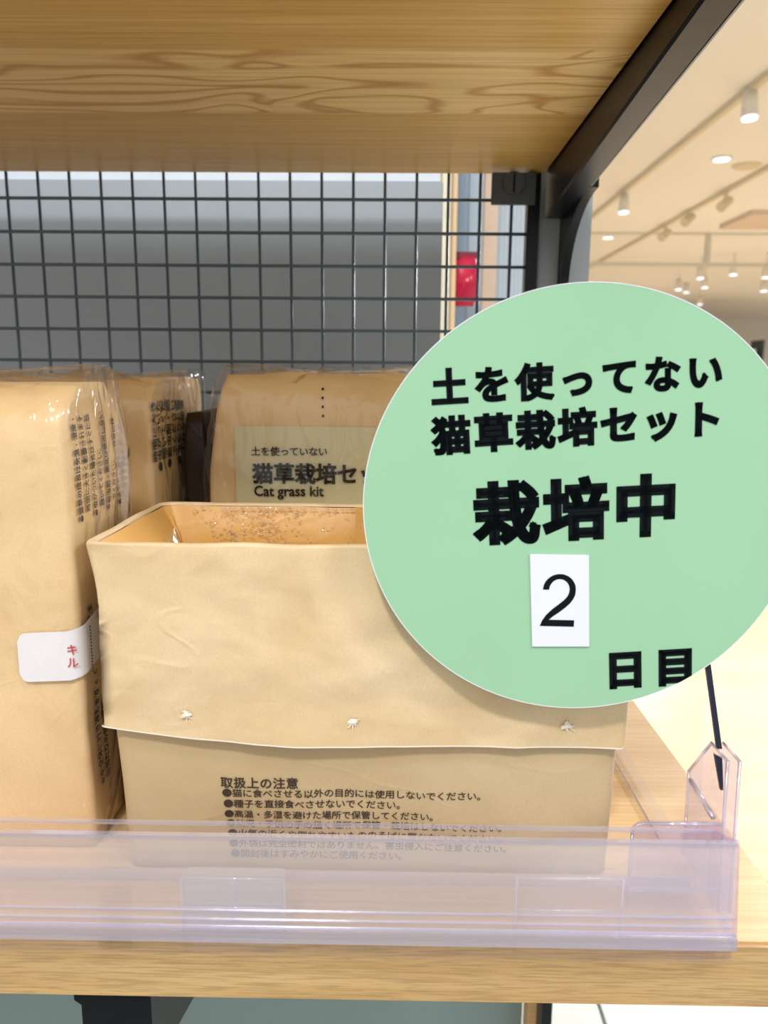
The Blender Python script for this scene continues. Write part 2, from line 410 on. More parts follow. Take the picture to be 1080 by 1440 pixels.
for k in range(n + 1):
    pts.append((a + (b - a) * k / n, 1.30 + .0022 * (k % 2)))
prf = pts + [(x, y + .012) for x, y in reversed(pts)]
o = MB().prism(prf, 'z', 0, S + .75).build('corrugated_sheet', plain('steel_blue_sheet', srgb(190, 206, 218), .35))
tag(o, 'pale blue corrugated sheet behind the right end of the grid', 'sheet')
# red hanging packet
rp = empty('hanging_packet', PY(655, 430, 1.10), 'crimson shiny packet hanging behind the wire grid', 'packet')
bm = MB(); cx = PY(654, 396, 1.10); wv, hv = .028, .050
ring = 20; layers = 12; vs = []; fs = []
for j in range(layers + 1):
    t = j / layers; zz = cx.z + (t - .5) * hv * 1.35; w = wv * (0.55 + .45 * math.sin(math.pi * min(1, max(0, t * .9 + .05)))); d = .014 * math.sin(math.pi * t) + .001
    for i in range(ring):
        a2 = 2 * math.pi * i / ring
        p = Vector((cx.x + w * math.cos(a2) * .72, cx.y + d * math.sin(a2), zz)); p.y += .004 * noise.noise(p * 60); vs.append(p)
for j in range(layers):
    for i in range(ring): fs.append((j * ring + i, j * ring + (i + 1) % ring, (j + 1) * ring + (i + 1) % ring, (j + 1) * ring + i))
fs += [tuple(range(ring))[::-1], tuple(range(layers * ring, (layers + 1) * ring))]
link_mesh('packet_body', vs, fs, plain('crimson_foil', srgb(205, 16, 70), .22, var=.15, vscale=40), rp, True)
MB().box(cx.x - .018, cx.x + .018, cx.y - .002, cx.y + .002, cx.z + hv * .62, cx.z + hv * .80).build('header_card', plain('dark_red_card', srgb(120, 20, 44), .4), rp)
MB().tube((cx.x, cx.y + .002, cx.z + hv * .74), (cx.x + .02, 1.202, cx.z + hv * .76), .0015, 6).build('hook', M['dark_grey'], rp)

# ================================================================ CEILING FITTINGS AND FAR STORE
def track(px1, py1, label):
    X = PZ(px1, py1, CZ).x
    o = MB().box(X - .02, X + .02, 1.0, 21, CZ - .035, CZ).build('track_rail', M['track']); tag(o, label, 'track rail', 'cream ceiling tracks'); return X
X1 = track(1078, 103, 'cream lighting track nearer the shelf on the ceiling')
X2 = track(1080, 233, 'cream lighting track farther right, lower in the view')
for o in [o for o in scene.objects if o.get('group') == 'cream ceiling tracks']: del o['group']
def lamp(px, py, y, label, r=.045, drop=.2):
    p = PY(px, py, y)
    e = empty('spotlight', (p.x, p.y, CZ), label, 'spotlight')
    q = Vector((p.x, p.y, p.z))
    MB().tube((p.x, p.y + .0, q.z + .13), (p.x, p.y, CZ - (.036 if abs(p.x - X1) < .03 else 0)), .012, 8).build('stem', M['lamp_white'], e)
    MB().cone((p.x, p.y, q.z + .0), (p.x, p.y + .02, q.z + .16), r, r * .8, 16).build('housing', M['lamp_white'], e, smooth=True)
    MB().cone((p.x, p.y - .001, q.z - .012), (p.x, p.y, q.z - .001), r * .9, r * .95, 16).build('lens', M['lamp_glow'], e)
def track_lamp(px, py, X, label, r=.05):
    d = ray(px, py); y = (CAM + d * (X / d.x)).y; lamp(px, py, y, label, r)
track_lamp(1054, 165, X1, 'white ceiling spotlight nearest, top right under the first track', .05)
track_lamp(877, 298, X1, 'small white spotlight hanging from the first track left of centre aisle', .05)
for px, py, y, lb in ((985, 391, 11.5, 'distant spotlight, left one of the pair below the grey rail'), (1031, 386, 11.2, 'distant spotlight just right of the vertical rail hanger'),
                      (954, 407, 13, 'distant spotlight leftmost above the green sign edge'), (965, 411, 14.5, 'fainter distant spotlight touching the leftmost one'),
                      (991, 404, 12.5, 'distant spotlight directly under the left one of the pair'), (984, 428, 15, 'low bluish spotlight touching the green sign edge'),
                      (1077, 390, 11, 'distant spotlight cut by the right picture edge, upper'), (1074, 409, 12, 'distant spotlight near the right picture edge, lower')):
    lamp(px, py, y, lb, .055)
for px, py, lb in ((1015, 222, 'round recessed downlight in the ceiling, nearest one'), (855, 333, 'round recessed downlight in the ceiling beside the grey post')):
    p = PZ(px, py, CZ)
    e = empty('downlight', (p.x, p.y, CZ), lb, 'downlight')
    MB().cone((p.x, p.y, CZ), (p.x, p.y, CZ - .012), .085, .080, 24).build('rim', M['lamp_white'], e)
    MB().cone((p.x, p.y, CZ - .012), (p.x, p.y, CZ - .02), .065, .062, 24).build('lens', M['lamp_glow'], e)
# bar pattern on track 2: small spot heads pointing away
for px, py, lb in ((968, 314, 'unlit cream spotlight hanging on the second track, nearer'), (935, 335, 'unlit cream spotlight hanging on the second track, farther'), (1020, 292, 'unlit cream spotlight angled off the second track')):
    d = ray(px, py); y = (CAM + d * (X2 / d.x)).y; p = PY(px, py, y)
    e = empty('spotlight', (p.x, p.y, CZ), lb, 'spotlight')
    MB().tube((p.x, p.y, p.z + .04), (p.x, p.y, CZ - .036), .02, 8).build('stem', M['track'], e)
    MB().cone((p.x - .05, p.y - .02, p.z), (p.x + .06, p.y + .05, p.z + .08), .05, .04, 14).build('housing', M['track'], e)
# grey hanging rails
z1 = PY(960, 327, 9.7).z; z2 = PY(960, 372, 9.7).z
hr = empty('hanging_rail', (4, 9.7, CZ), 'pale grey double rail hanging across the aisle ceiling', 'rail')
MB().box(1.5, 9, 9.68, 9.72, z1 - .022, z1 + .022).build('rail', M['grey_rail'], hr)
MB().box(1.5, 9, 9.68, 9.72, z2 - .022, z2 + .022).build('rail', M['grey_rail'], hr)
xx = PY(995, 350, 9.7).x
for x in (xx, xx + 2.5, xx - 2.2): MB().box(x - .03, x + .03, 9.675, 9.725, z2, z1).build('hanger', M['grey_rail'], hr)
for x in (xx + .0, xx + 2.5): MB().box(x - .01, x + .01, 9.68, 9.72, z1, CZ).build('drop_rod', M['grey_rail'], hr)
cv = PZ(1050, 232, CZ)
o = MB().cone((cv.x, cv.y, CZ), (cv.x, cv.y, CZ - .02), .12, .10, 24).build('ceiling_vent', M['track']); tag(o, 'round cream ceiling vent near the right picture edge', 'vent')
cv = PY(1060, 283, 8.6)
o = MB().box(cv.x - .1, cv.x + .9, 8.4, 9.2, CZ - .05, CZ).build('air_conditioner_panel', plain('taupe_panel', srgb(206, 190, 176), .7)); tag(o, 'taupe rectangular ceiling air panel at the right picture edge', 'ceiling panel')

# far shelves with goods
random.seed(3)
fx = PY(1020, 470, 17).x
fs_ = empty('display_shelf', (fx + .2, 17.3, 0), 'distant store display shelf full of coloured goods right of the sign', 'display shelf')
for z in (.05, .6, 1.1, 1.6): MB().box(fx - .4, fx + .85, 17.0, 17.6, z, z + .04).build('shelf_board', M['floor_wood'], fs_)
for k in range(2): MB().box(fx - .43 + k * 1.28, fx - .40 + k * 1.28, 17.0, 17.6, 0, 2.1).build('divider', M['dark_grey'], fs_)
goods = [(-.30, .30, 1.64, .30, (176, 206, 214), 'pale blue folded goods stack on the top board of the distant shelf'),
         (.04, .34, 1.64, .34, (34, 46, 52), 'black box on the top board of the distant shelf, right of the pale blue stack'),
         (.42, .30, 1.64, .26, (190, 204, 206), 'light grey box at the right end of the distant top board'),
         (-.34, .26, 1.14, .30, (236, 226, 214), 'cream box at the left of the distant middle board'),
         (-.02, .22, 1.14, .36, (224, 160, 100), 'orange box on the distant middle board beside the cream box'),
         (.24, .2, 1.14, .28, (240, 236, 230), 'white box on the distant middle board between orange and rust boxes'),
         (.48, .26, 1.14, .34, (196, 116, 70), 'rust brown box at the right of the distant middle board'),
         (-.3, .4, .64, .3, (120, 150, 160), 'slate blue box on the lower board of the distant shelf'),
         (.2, .4, .64, .26, (180, 70, 60), 'brick red box on the lower board of the distant shelf')]
for k, (x, w, z, h, c, lb) in enumerate(goods):
    o = MB().box(fx + x, fx + x + w, 17.04, 17.4, z + .001, z + h).build('box', plain('goods_%02d' % k, srgb(*c), .5), bevel=.01, seg=1)
    tag(o, lb, 'box')

# ================================================================ PAPER BAGS
def ring_pts(w, d, r, n_side=26, n_corner=5):
    """rounded rectangle ring (centred), starting at the front left, counter-clockwise seen from above"""
    pts = []
    def seg(a, b, n):
        for k in range(n): t = k / n; pts.append((a[0] + (b[0] - a[0]) * t, a[1] + (b[1] - a[1]) * t))
    def arc(cx, cy, a0, n):
        for k in range(n): a = a0 + (math.pi / 2) * k / n; pts.append((cx + r * math.cos(a), cy + r * math.sin(a)))
    hx, hy = w / 2, d / 2; nd = max(6, n_side // 2)
    seg((-hx + r, -hy), (hx - r, -hy), n_side); arc(hx - r, -hy + r, -math.pi / 2, n_corner)
    seg((hx, -hy + r), (hx, hy - r), nd); arc(hx - r, hy - r, 0, n_corner)
    seg((hx - r, hy), (-hx + r, hy), n_side); arc(-hx + r, hy - r, math.pi / 2, n_corner)
    seg((-hx, hy - r), (-hx, -hy + r), nd); arc(-hx + r, -hy + r, math.pi, n_corner)
    return pts
def rings(levels, disp, closed_top=False, closed_bottom=False, n_side=26):
    """levels: (cx, cy, z, w, d, r); disp(p, nrm) gives the displaced point"""
    v = []; f = []; n = None
    for cx, cy, z, w, d, r in levels:
        ps = ring_pts(w, d, r, n_side); n = len(ps)
        for i, (x, y) in enumerate(ps):
            a = ps[i - 1]; b = ps[(i + 1) % n]; nr = Vector((b[1] - a[1], -(b[0] - a[0]), 0)).normalized()
            v.append(disp(Vector((cx + x, cy + y, z)), nr))
    for j in range(len(levels) - 1):
        for i in range(n): f.append((j * n + i, j * n + (i + 1) % n, (j + 1) * n + (i + 1) % n, (j + 1) * n + i))
    if closed_top:
        c = sum((v[(len(levels) - 1) * n + i] for i in range(n)), Vector()) / n; v.append(c); k = len(v) - 1; b0 = (len(levels) - 1) * n
        for i in range(n): f.append((b0 + i, b0 + (i + 1) % n, k))
    if closed_bottom:
        f.append(tuple(range(n))[::-1])
    return v, f
def crump(p, amp, sc, seed=0):
    q = p * sc + Vector((seed, seed * 1.7, -seed))
    w = Vector((noise.noise(q * .7), noise.noise(q * .7 + Vector((5, 5, 5))), noise.noise(q * .7 + Vector((9, 2, 7))))) * .8
    a = noise.noise(q + w); b = 1 - abs(noise.noise(q * 1.9 + w * 2)) * 2
    return amp * (a * .7 + b * .3)

# ---- the open bag
BY = .3085; BF = .2555                       # centre / front plane of the open bag
fl_ = PY(114, 770, BF); fr_ = PY(892, 1000, BF)
cxb = (fl_.x + fr_.x) / 2; Wt = fr_.x - fl_.x
zr = PY(400, 771, BF).z
back = PZ(238, 703, zr + .002); Db = back.y - BF; BY = BF + Db / 2
zc = PY(500, 1044, BF).z                      # bottom of the turned-down cuff
ob = empty('paper_bag', (cxb, BY, S), 'open brown paper bag with a folded-down cuff and damp inside, behind the green sign', 'paper bag')
def body_w(z):  # bag width between the shelf and the rim
    t = (z - S) / (zr - S); return (Wt - .0135) + (t * .0065)
def body_cx(z):
    t = (z - S) / (zr - S); return cxb + .0022 * (1 - t)
def fade(z): return min(1, (z - S) / .012)
def dbody(p, n): return p + n * crump(p, .0016, 22, 3) * fade(p.z)
lv = []
for k in range(27):
    t = k / 26; z = S + .0006 + (zr - .014 - S) * t; lv.append((body_cx(z), BY, z, body_w(z), Db - .009 + .004 * t, .004))
v, f = rings(lv, dbody, closed_bottom=True, n_side=40)
link_mesh('bag_body', v, f, M['kraft_body'], ob, True)
def cuff_side(p, n):
    t = (zr - p.z) / (zr - zc)              # 0 rim, 1 hem
    lx0 = (p.x - cxb) / (Wt / 2)
    q = p + n * (.3 if abs(n.x) > .3 else 1) * (crump(p, .0034, 14, 11) + .0016 * noise.noise(Vector((p.x * 9, 1, p.z * 50))) + .0010 * max(0, -lx0 - .55) * noise.noise(p * 90)) * min(1, .12 + t * 2.5)
    lx = (p.x - cxb) / (Wt / 2)
    if n.x < -.3: q.x += (.0140 * t ** 1.0) * (-n.x) - .004 * max(0, t - .93) / .07
    if n.x > .3: q.x -= .002 * t * n.x
    if n.y < -.5: q.y += -.0012 * math.sin(t * 2.6) + (.003 * max(0, -lx - .7))
    # hem drops from the left corner towards the right
    if t > .6: q.z += ((t - .6) / .4) * (.0062 * max(0, -lx - .0) ** 2.2 - .0002)
    # the left rim edge lies a touch higher at the back
    return q
lv = []
NC = 22
for k in range(NC + 1):
    t = k / NC; z = zr - (zr - zc) * t; lv.append((cxb, BY, z, Wt - .0005, Db + .0015 * t, .0045))
vo, fo = rings(lv[::-1], cuff_side, n_side=40)
# roll over the rim and down inside
def inner_disp(p, n):
    d = max(0, (zr - p.z)); q = p - n * crump(p, .0030, 26, 5) * min(1, d / .02)
    q.z += .0007 * noise.noise(Vector((p.x * 40, p.y * 40, 3))) * max(0, 1 - d / .01)
    return q
n_r = len(ring_pts(.1, .05, .004, 40))
lv2 = []
for k in range(1, 6):
    a = math.pi * k / 5; rr = .0014
    lv2.append((cxb, BY, zr + rr * math.sin(a), Wt - .0005 - 2 * rr * (1 - math.cos(a)), Db - 2 * rr * (1 - math.cos(a)), .0045))
v2, f2 = rings([lv[0]] + lv2, lambda p, n: p if p.z < zr + 1e-6 else inner_disp(p, n), n_side=40)
rimo = MB(); rimo.add(vo, fo)
rim_prev = [cuff_side(Vector((lv[0][0] + x, lv[0][1] + y, zr)), Vector((0, 0, 0))) for x, y in ring_pts(lv[0][3], lv[0][4], lv[0][5], 40)]
v2[:n_r] = vo[-n_r:]
rimo.add(v2, f2)
cuff = link_mesh('folded_cuff', rimo.v, rimo.f, M['kraft'], ob, True)
bm = bmesh.new(); bm.from_mesh(cuff.data); bmesh.ops.remove_doubles(bm, verts=bm.verts, dist=1e-6); bmesh.ops.recalc_face_normals(bm, faces=bm.faces); bm.to_mesh(cuff.data); bm.free()
# inner lining
last = lv2[-1]
lv3 = []
for k in range(15):
    t = k / 14; z = zr - .055 * t
    gus = 0
    tp = min(1, t * 5); lv3.append((cxb, BY, z, last[3] - .001 - .008 * tp, last[4] - .001 - .005 * tp, .004))
def inn(p, n):
    q = inner_disp(p, n)
    d = (zr - p.z) / .075
    if n.x < -.5:                             # left gusset folds inwards in the middle
        yy = 1 - min(1, abs(p.y - BY) / (Db * .5)); q.x += .028 * yy ** .8 * min(1, d * 2.6)
    if n.x > .5:
        yy = 1 - min(1, abs(p.y - BY) / (Db * .5)); q.x -= .014 * yy * min(1, d * 3)
    if n.y > .5: q.y += -.004 * math.sin(min(1, d) * 3)
    return q
v3, f3 = rings(lv3, inn, closed_top=True, n_side=40)
inner = link_mesh('inner_lining', v3, f3, M['kraft_in'], ob, True)
hm = MB()
for i in range(n_r):
    if not (vo[i].y < BY): continue
    a, b = vo[i], vo[(i + 1) % n_r]
    if b.y > BY: continue
    hm.add([a + Vector((0, -.0001, .0002)), b + Vector((0, -.0001, .0002)), b + Vector((0, -.0001, -.00035)), a + Vector((0, -.0001, -.00035)), a + Vector((0, .0005, -.00035)), b + Vector((0, .0005, -.00035))], [(0, 1, 2, 3), (3, 2, 5, 4)])
hm.build('hem_edge', M['fibre'], cuff)
# back seam strip inside
YIN = BY + (last[4] - .006) / 2
sx = PY(503, 712, YIN).x
sd = []
for k in range(9):
    z = zr + .001 - .05 * k / 8
    for x in (sx - .0008, sx + .020):
        q = inn(Vector((x, YIN, z)), Vector((0, 1, 0))); q.y -= .0009; sd.append(q)
so = link_mesh('back_seam', sd, [(2 * k, 2 * k + 1, 2 * k + 3, 2 * k + 2) for k in range(8)], M['kraft_in'], ob)
m = so.modifiers.new('s', 'SOLIDIFY'); m.thickness = .0005
# water droplets on the back wall and the left gusset
dv = MB(); random.seed(5)
def drop(c, nrm, r):
    a = nrm.orthogonal().normalized(); b = nrm.cross(a); vs = []; n = 7
    for th in (0.0, .45, .85):
        rad = r * math.cos(th * 1.3); hh = r * .7 * math.sin(th * 1.3)
        for i in range(n): vs.append(c + (a * math.cos(2 * math.pi * i / n) + b * math.sin(2 * math.pi * i / n)) * rad + nrm * hh)
    vs.append(c + nrm * r * .72)
    fs = [(j * n + i, j * n + (i + 1) % n, (j + 1) * n + (i + 1) % n, (j + 1) * n + i) for j in range(2) for i in range(n)] + [(2 * n + i, 2 * n + (i + 1) % n, 3 * n) for i in range(n)]
    dv.add(vs, fs)
for k in range(900):
    px = random.gauss(390, 62); py = random.uniform(706, 770)
    if random.random() < .35: px = random.uniform(270, 640)
    if px < 262 or px > 700: continue
    if py > 722 and abs(px - (325 + (py - 705) * .55)) > 48 and random.random() < .8: continue
    q0 = PY(px, py, YIN)
    q = inn(Vector((q0.x, YIN, min(q0.z, zr - .0003))), Vector((0, 1, 0)))
    drop(q + Vector((0, -.0001, 0)), Vector((0, -1, 0)), abs(random.gauss(.0004, .00015)) + .0001 + (.0005 if random.random() < .03 else 0))
dob = dv.build('water_droplets', M['drop'], ob, True); dob['kind'] = 'stuff'
# crumpled film peeking up inside
cv_ = []; 
p0 = PY(268, 768, BF + .055)
for j in range(7):
    for i in range(7):
        x = p0.x - .011 + .022 * i / 6 * (1 - j * .09); z = zr - .03 + .0265 * j / 6 - .012 * abs(i - 3) / 3 * j / 6
        q = Vector((x, BF + .05 + .006 * noise.noise(Vector((i * .9, j * .9, 2))), z)); cv_.append(q)
link_mesh('inner_film', cv_, [(j * 7 + i, j * 7 + i + 1, (j + 1) * 7 + i + 1, (j + 1) * 7 + i) for j in range(6) for i in range(6)], M['film_seam'], ob)
# lettering on the lower front
def on_body(x, z, lift=.0005):
    n = Vector((0, -1, 0)); t = (z - S) / (zr - S)
    p = Vector((x, BY - (Db - .009 + .004 * t) / 2, z)); q = dbody(p, n); q.y -= lift; return q
lines = ['●猫に食べさせる以外の目的には使用しないでください。', '●種子を直接食べさせないでください。', '●高温・多湿を避けた場所で保管してください。',
         '●幼児・子供の手の届く場所で保管・栽培はしないでください。', '●火気の近くや倒れやすいもののそばに置かないでください。',
         '●外袋は完全密封ではありません。害虫侵入にご注意ください。', '●開封後はすみやかにご使用ください。']
lt = MB()
YT = BY - Db / 2 + .004
def pxem(px0, px1, py): return (PY(px1, py, YT).x - PY(px0, py, YT).x)
h0 = PY(311, 1104, YT)
em = pxem(311, 421, 1100) / 6
def place_h(u, v):
    return on_body(h0.x + u, h0.z + v * 1.0)
write(lt, '取扱上の注意', 0, 0, em * .98, em, place_h, .018)
ends = [(313, 680, 1117, 26), (315, 567, 1132, 18), (316, 613, 1147, 22), (318, 709, 1161, 29), (320, 709, 1176, 28), (322, 716, 1190, 29), (324, 569, 1204, 18)]
for ln, (a, b, yb, _) in zip(lines, ends):
    p0 = PY(a, yb, YT); wd = pxem(a, b, yb); pt = wd / (len(ln) - .3)
    q0 = Vector(p0)
    write(lt, ln, 0, 0, pt * 1.02, pt, lambda u, v, q0=q0: on_body(q0.x + u, q0.z + v * .92), .012)
lt.build('lettering', M['ink_faint'], ob)
# torn fibres where glue pulled away
for px, py in ((264, 1003), (497, 1012), (797, 1020)):
    c = PY(px, py, BF - .001); vs = []; random.seed(px)
    t_ = (zr - c.z) / (zr - zc)
    surf = cuff_side(Vector((c.x, BY - (Db + .0015 * t_) / 2, c.z)), Vector((0, -1, 0)))
    n = 12
    mb = MB(); vs = [Vector((c.x, surf.y - .0016, c.z))]
    for i in range(n):
        a = 2 * math.pi * i / n; r = .0017 * random.uniform(.6, 1.35)
        vs.append(Vector((c.x + r * math.cos(a) * 1.1, surf.y - .0003 - .0006 * random.random(), c.z + r * math.sin(a))))
    mb.add(vs, [(0, 1 + i, 1 + (i + 1) % n) for i in range(n)])
    for i in range(7):
        a = random.uniform(0, 6.28); r = random.uniform(.0018, .0032)
        p = Vector((c.x, surf.y - .0008, c.z)); mb.tube(p, p + Vector((r * math.cos(a), -.0004, r * math.sin(a))), .00012, 4)
    mb.build('torn_fibre', M['fibre'], ob)

# ---- sealed bags in film
def sealed(name, cx, fy, w, d, h, label, seed, top=.55, tw=.97, film_amp=.004, skew=0.0, tz=.80):
    e = empty(name, (cx, fy + d / 2, S), label, 'paper bag')
    def lev(z, grow=0.0):
        t = z / h
        s = 1 - (1 - top) * max(0, (t - .90) / .10) ** 2.2
        sw = 1 - (1 - tw) * max(0, (t - tz) / (1 - tz)) ** 1.4 - .006 * (1 - t)
        return (cx + skew * t, fy + d / 2 + (1 - s) * d * .12, S + z, w * sw + grow * 2, d * s + grow * 2, .0028 + grow)
    def dsp(p, n, amp=.0018, sc=24):
        tt = min(1, (p.z - S) / .01); return p + n * crump(p, amp, sc, seed) * tt + Vector((0, 0, .003 * noise.noise(Vector((p.x * 30, p.y * 40, seed))) * max(0, (p.z - S - h + .02) / .02)))
    lv = [lev(.0006 + (h - .0006) * k / 26) for k in range(27)]
    v, f = rings(lv, dsp, closed_top=True, closed_bottom=True, n_side=24)
    link_mesh('paper_body', v, f, M['kraft_pack'], e, True)
    # film skin
    def fd(p, n): 
        tt = min(1, (p.z - S) / .02)
        ext = max(0.0, crump(p, film_amp, 17, seed + 20)) * 1.0 + .0022
        return p + n * (crump(p, .0018, 24, seed) * tt + ext * tt) + Vector((0, 0, (.0015 + .009 * noise.noise(Vector((p.x * 36, p.y * 40, seed + 3)))) * max(0, (p.z - S - h + .012) / .012)))
    lv = [lev(.004 + (h + .001 - .004) * k / 30, .0008) for k in range(31)]
    v, f = rings(lv, fd, closed_top=True, n_side=24)
    link_mesh('clear_film', v, f, M['film'], e, True)
    e['_'] = 0; del e['_']
    return e, lev, dsp
def seam_fin(e, base, top, outx, n=26, amp=.003, seed=0, yv=0, wid=.012):
    """crimped fin seal: a wavy ribbon from base to top"""
    vs = []; fs = []
    for k in range(n + 1):
        t = k / n; c = base.lerp(top, t)
        o = Vector((amp * math.sin(t * 5 + seed), amp * .6 * math.cos(t * 7 + seed), 0))
        for j in range(5):
            s = j / 4
            vs.append(c + o * (.4 + s) + outx * (wid * s) + Vector((.0004 * (k % 2), 0, 0)) * s)
    for k in range(n):
        for j in range(4): fs.append((k * 5 + j, k * 5 + j + 1, (k + 1) * 5 + j + 1, (k + 1) * 5 + j))
    o = link_mesh('crimped_seam', vs, fs, M['film_seam'], e)
    return o

# left front bag (A)
AX = -.1172; AF = .272
zA = PY(60, 540, AF + .01).z - S
A, levA, dA = sealed('paper_bag', AX - .0575, AF, .115, .058, zA, 'film-wrapped brown paper bag at the left front, held by a white sticker', 1, top=.55, skew=-.002, film_amp=.0022)
def side_place(lev, dsp, seg_y0):
    """text plane of a right-hand side face: u runs upward, v runs to the front"""
    def f(u, v):
        z = S + u; cx, cy, zz, w, d, r = lev(u); y = seg_y0 - v
        p = Vector((cx + w / 2, y, z)); q = dsp(p, Vector((1, 0, 0))); q.x += .0008; return q
    return f
sA = side_place(levA, dA, 0)
side_lines = ['●猫草の成長は気温・湿度・日照', '時間に大きく影響されます。', '●虫がついた場合はすぐに取り', '除いてください。', '●殺虫剤・薬品は使用しない', 'でください。', '●水やりと種子の発芽には', '十分な室温が必要です。']
def zof(px, py, X): return PX(px, py, X).z - S
def yof(px, py, X): return PX(px, py, X).y
def side_text(parent, sp, X, y_start, ystep, zbase, ztop, em, lines_, mat='ink_side'):
    mb = MB()
    for i, ln in enumerate(lines_):
        yy = y_start + i * ystep
        ind = 0 if ln.startswith('●') else em
        zb = zbase + ind
        for k, ch in enumerate(ln):
            if zb + (k + 1) * em > ztop: break
            if ch == '●':
                n = 14; mb.add([sp(zb + em * .5 + em * .42 * math.cos(2 * math.pi * q / n), -(yy) + em * .42 * math.sin(2 * math.pi * q / n)) for q in range(n)], [tuple(range(n))]); continue
            g_, f_ = glyphs(ch, .028, 3)
            mb.add([sp(zb + (k + a) * em, -yy + (b - .38) * em * 1.22) for a, b in g_], f_)
    return mb.build('lettering', M[mat], parent)
XA = levA(.1)[0] + levA(.1)[3] / 2
yA0 = AF + .006; yst = .0068
side_text(A, sA, XA, yA0 + .001, yst, zof(98, 742, XA), zA - .010, (zof(96, 570, XA) - zof(98, 742, XA)) / 14.2, side_lines)
# lower part of the side: watering directions
em2 = .0042
side_text(A, sA, XA, AF + .009, .0062, zof(116, 1040, XA), .1, em2, ['250ccの水を注ぎます'], 'ink_side')
side_text(A, sA, XA, AF + .009, .0062, zof(116, 1150, XA) , .085, em2 * .9, ['水を全体に行き渡らせて', '日当たりの良い場所'], 'ink_side')
# small line drawing of a bag on the side face
ld = MB()
def stroke(pts, w=.0004):
    for (a, b), (c, d) in zip(pts, pts[1:]):
        dx, dz_ = c - a, d - b; L = math.hypot(dx, dz_) or 1; nx, nz = -dz_ / L * w, dx / L * w
        ld.add([sA(b + nz, -(a + nx)), sA(d + nz, -(c + nx)), sA(d - nz, -(c - nx)), sA(b - nz, -(a - nx))], [(0, 1, 2, 3)])
y0_, z0_ = AF + .030, zof(140, 1030, XA)
stroke([(y0_, z0_), (y0_ + .016, z0_ + .002), (y0_ + .015, z0_ + .020), (y0_ + .001, z0_ + .018), (y0_, z0_)])
stroke([(y0_ + .001, z0_ + .018), (y0_ + .006, z0_ + .025), (y0_ + .019, z0_ + .027), (y0_ + .015, z0_ + .020)])
stroke([(y0_ + .002, z0_ + .006), (y0_ + .014, z0_ + .008)]); stroke([(y0_ + .002, z0_ + .010), (y0_ + .014, z0_ + .012)])
ld.build('bag_drawing', M['ink_side'], A)
# horizontal paper fold on the side
seam_fin(A, PX(152, 742, XA - .001) + Vector((.002, .0, 0)), PX(158, 536, XA - .001) + Vector((.002, 0, 0)), Vector((-.0025, -.0015, 0)), seed=1, amp=.0022, wid=2.2)if False else None
topc = PX(146, 536, XA); botc = PX(157, 745, XA)
fin = []
fs = []; nn_ = 44
for k in range(nn_ + 1):
    t = k / nn_; c = botc.lerp(topc, t)
    out = .0025 + .0028 * math.sin(t * math.pi * .9 + .3) ** 2
    for j in range(4):
        s = j / 3
        fin.append(Vector((XA + .0028 + out * s + .0006 * math.sin(t * 9 + s), c.y + .003 - .004 * s + .0035 * math.sin(t * 4.5) * s + .0002 * (k % 2) * s, c.z)))
for k in range(nn_):
    for j in range(3): fs.append((k * 4 + j, k * 4 + j + 1, (k + 1) * 4 + j + 1, (k + 1) * 4 + j))
link_mesh('crimped_seam', fin, fs, M['film_seam'], A)
# white sticker wrapping the front right corner
st = MB()
z_s = [PY(60, y, AF).z - S for y in (889, 957)]
xs0 = PY(29, 920, AF).x
def frontA(x, u):
    cx, cy, zz, w, d, r = levA(u); p = Vector((x, cy - d / 2, S + u)); q = dA(p, Vector((0, -1, 0))); q.y -= .0017; return q
nx = 16; vs = []; 
for k in range(nx + 1):
    s = k / nx; x = xs0 + (XA - .004 - xs0) * s
    rr = .0035; e_ = 0
    if x - xs0 < rr: e_ = rr - math.sqrt(max(0, rr * rr - (rr - (x - xs0)) ** 2))
    bulge = .001 * s
    vs.append([frontA(x, z_s[1] + e_ + bulge), frontA(x, z_s[0] - e_ + bulge)])
for k in range(1, 5):
    a = k / 4 * math.pi / 2; r = .0045
    base = [frontA(XA - .004, z_s[1] + .001), frontA(XA - .004, z_s[0] + .001)]
    vs.append([Vector((p.x + (r + .0012) * math.sin(a), p.y + (r) * (1 - math.cos(a)), p.z + .0006 * k)) for p in base])
last_ = vs[-1]
for k in range(1, 12):
    s = k / 11; vs.append([Vector((last_[0].x + .001 * math.sin(s * 3) - .001 * s, last_[0].y + .036 * s, last_[0].z + .0075 * s)), Vector((last_[1].x + .001 * math.sin(s * 3) - .001 * s, last_[1].y + .036 * s, last_[1].z + .0005 + .0060 * s))])
flat = [p for pr in vs for p in pr]
so = link_mesh('white_sticker', flat, [(2 * k, 2 * k + 2, 2 * k + 3, 2 * k + 1) for k in range(len(vs) - 1)], M['sticker'], A, True)
tx = MB()
kx = XA + .0030
for i, ch in enumerate('キル'):
    g_, f_ = glyphs(ch, .01, 3); em_ = .0046
    zc_ = z_s[0] - .006 - i * em_ * 1.1
    cx_ = XA - .0025
    tx.add([frontA(cx_ + (a - .5) * em_, zc_ + (b - .4) * em_) + Vector((0, -.0004, 0)) for a, b in g_], f_)
tx.build('lettering', M['red_ink'], so)
pf = MB()
for k in range(15):
    z = z_s[1] + .002 + (z_s[0] - z_s[1]) * k / 15 
    pf.box(last_[0].x + .0004, last_[0].x + .0007, last_[0].y + .0015, last_[0].y + .0019, S + z, S + z + .0006)
pf.build('perforation', M['ink_side'], so)

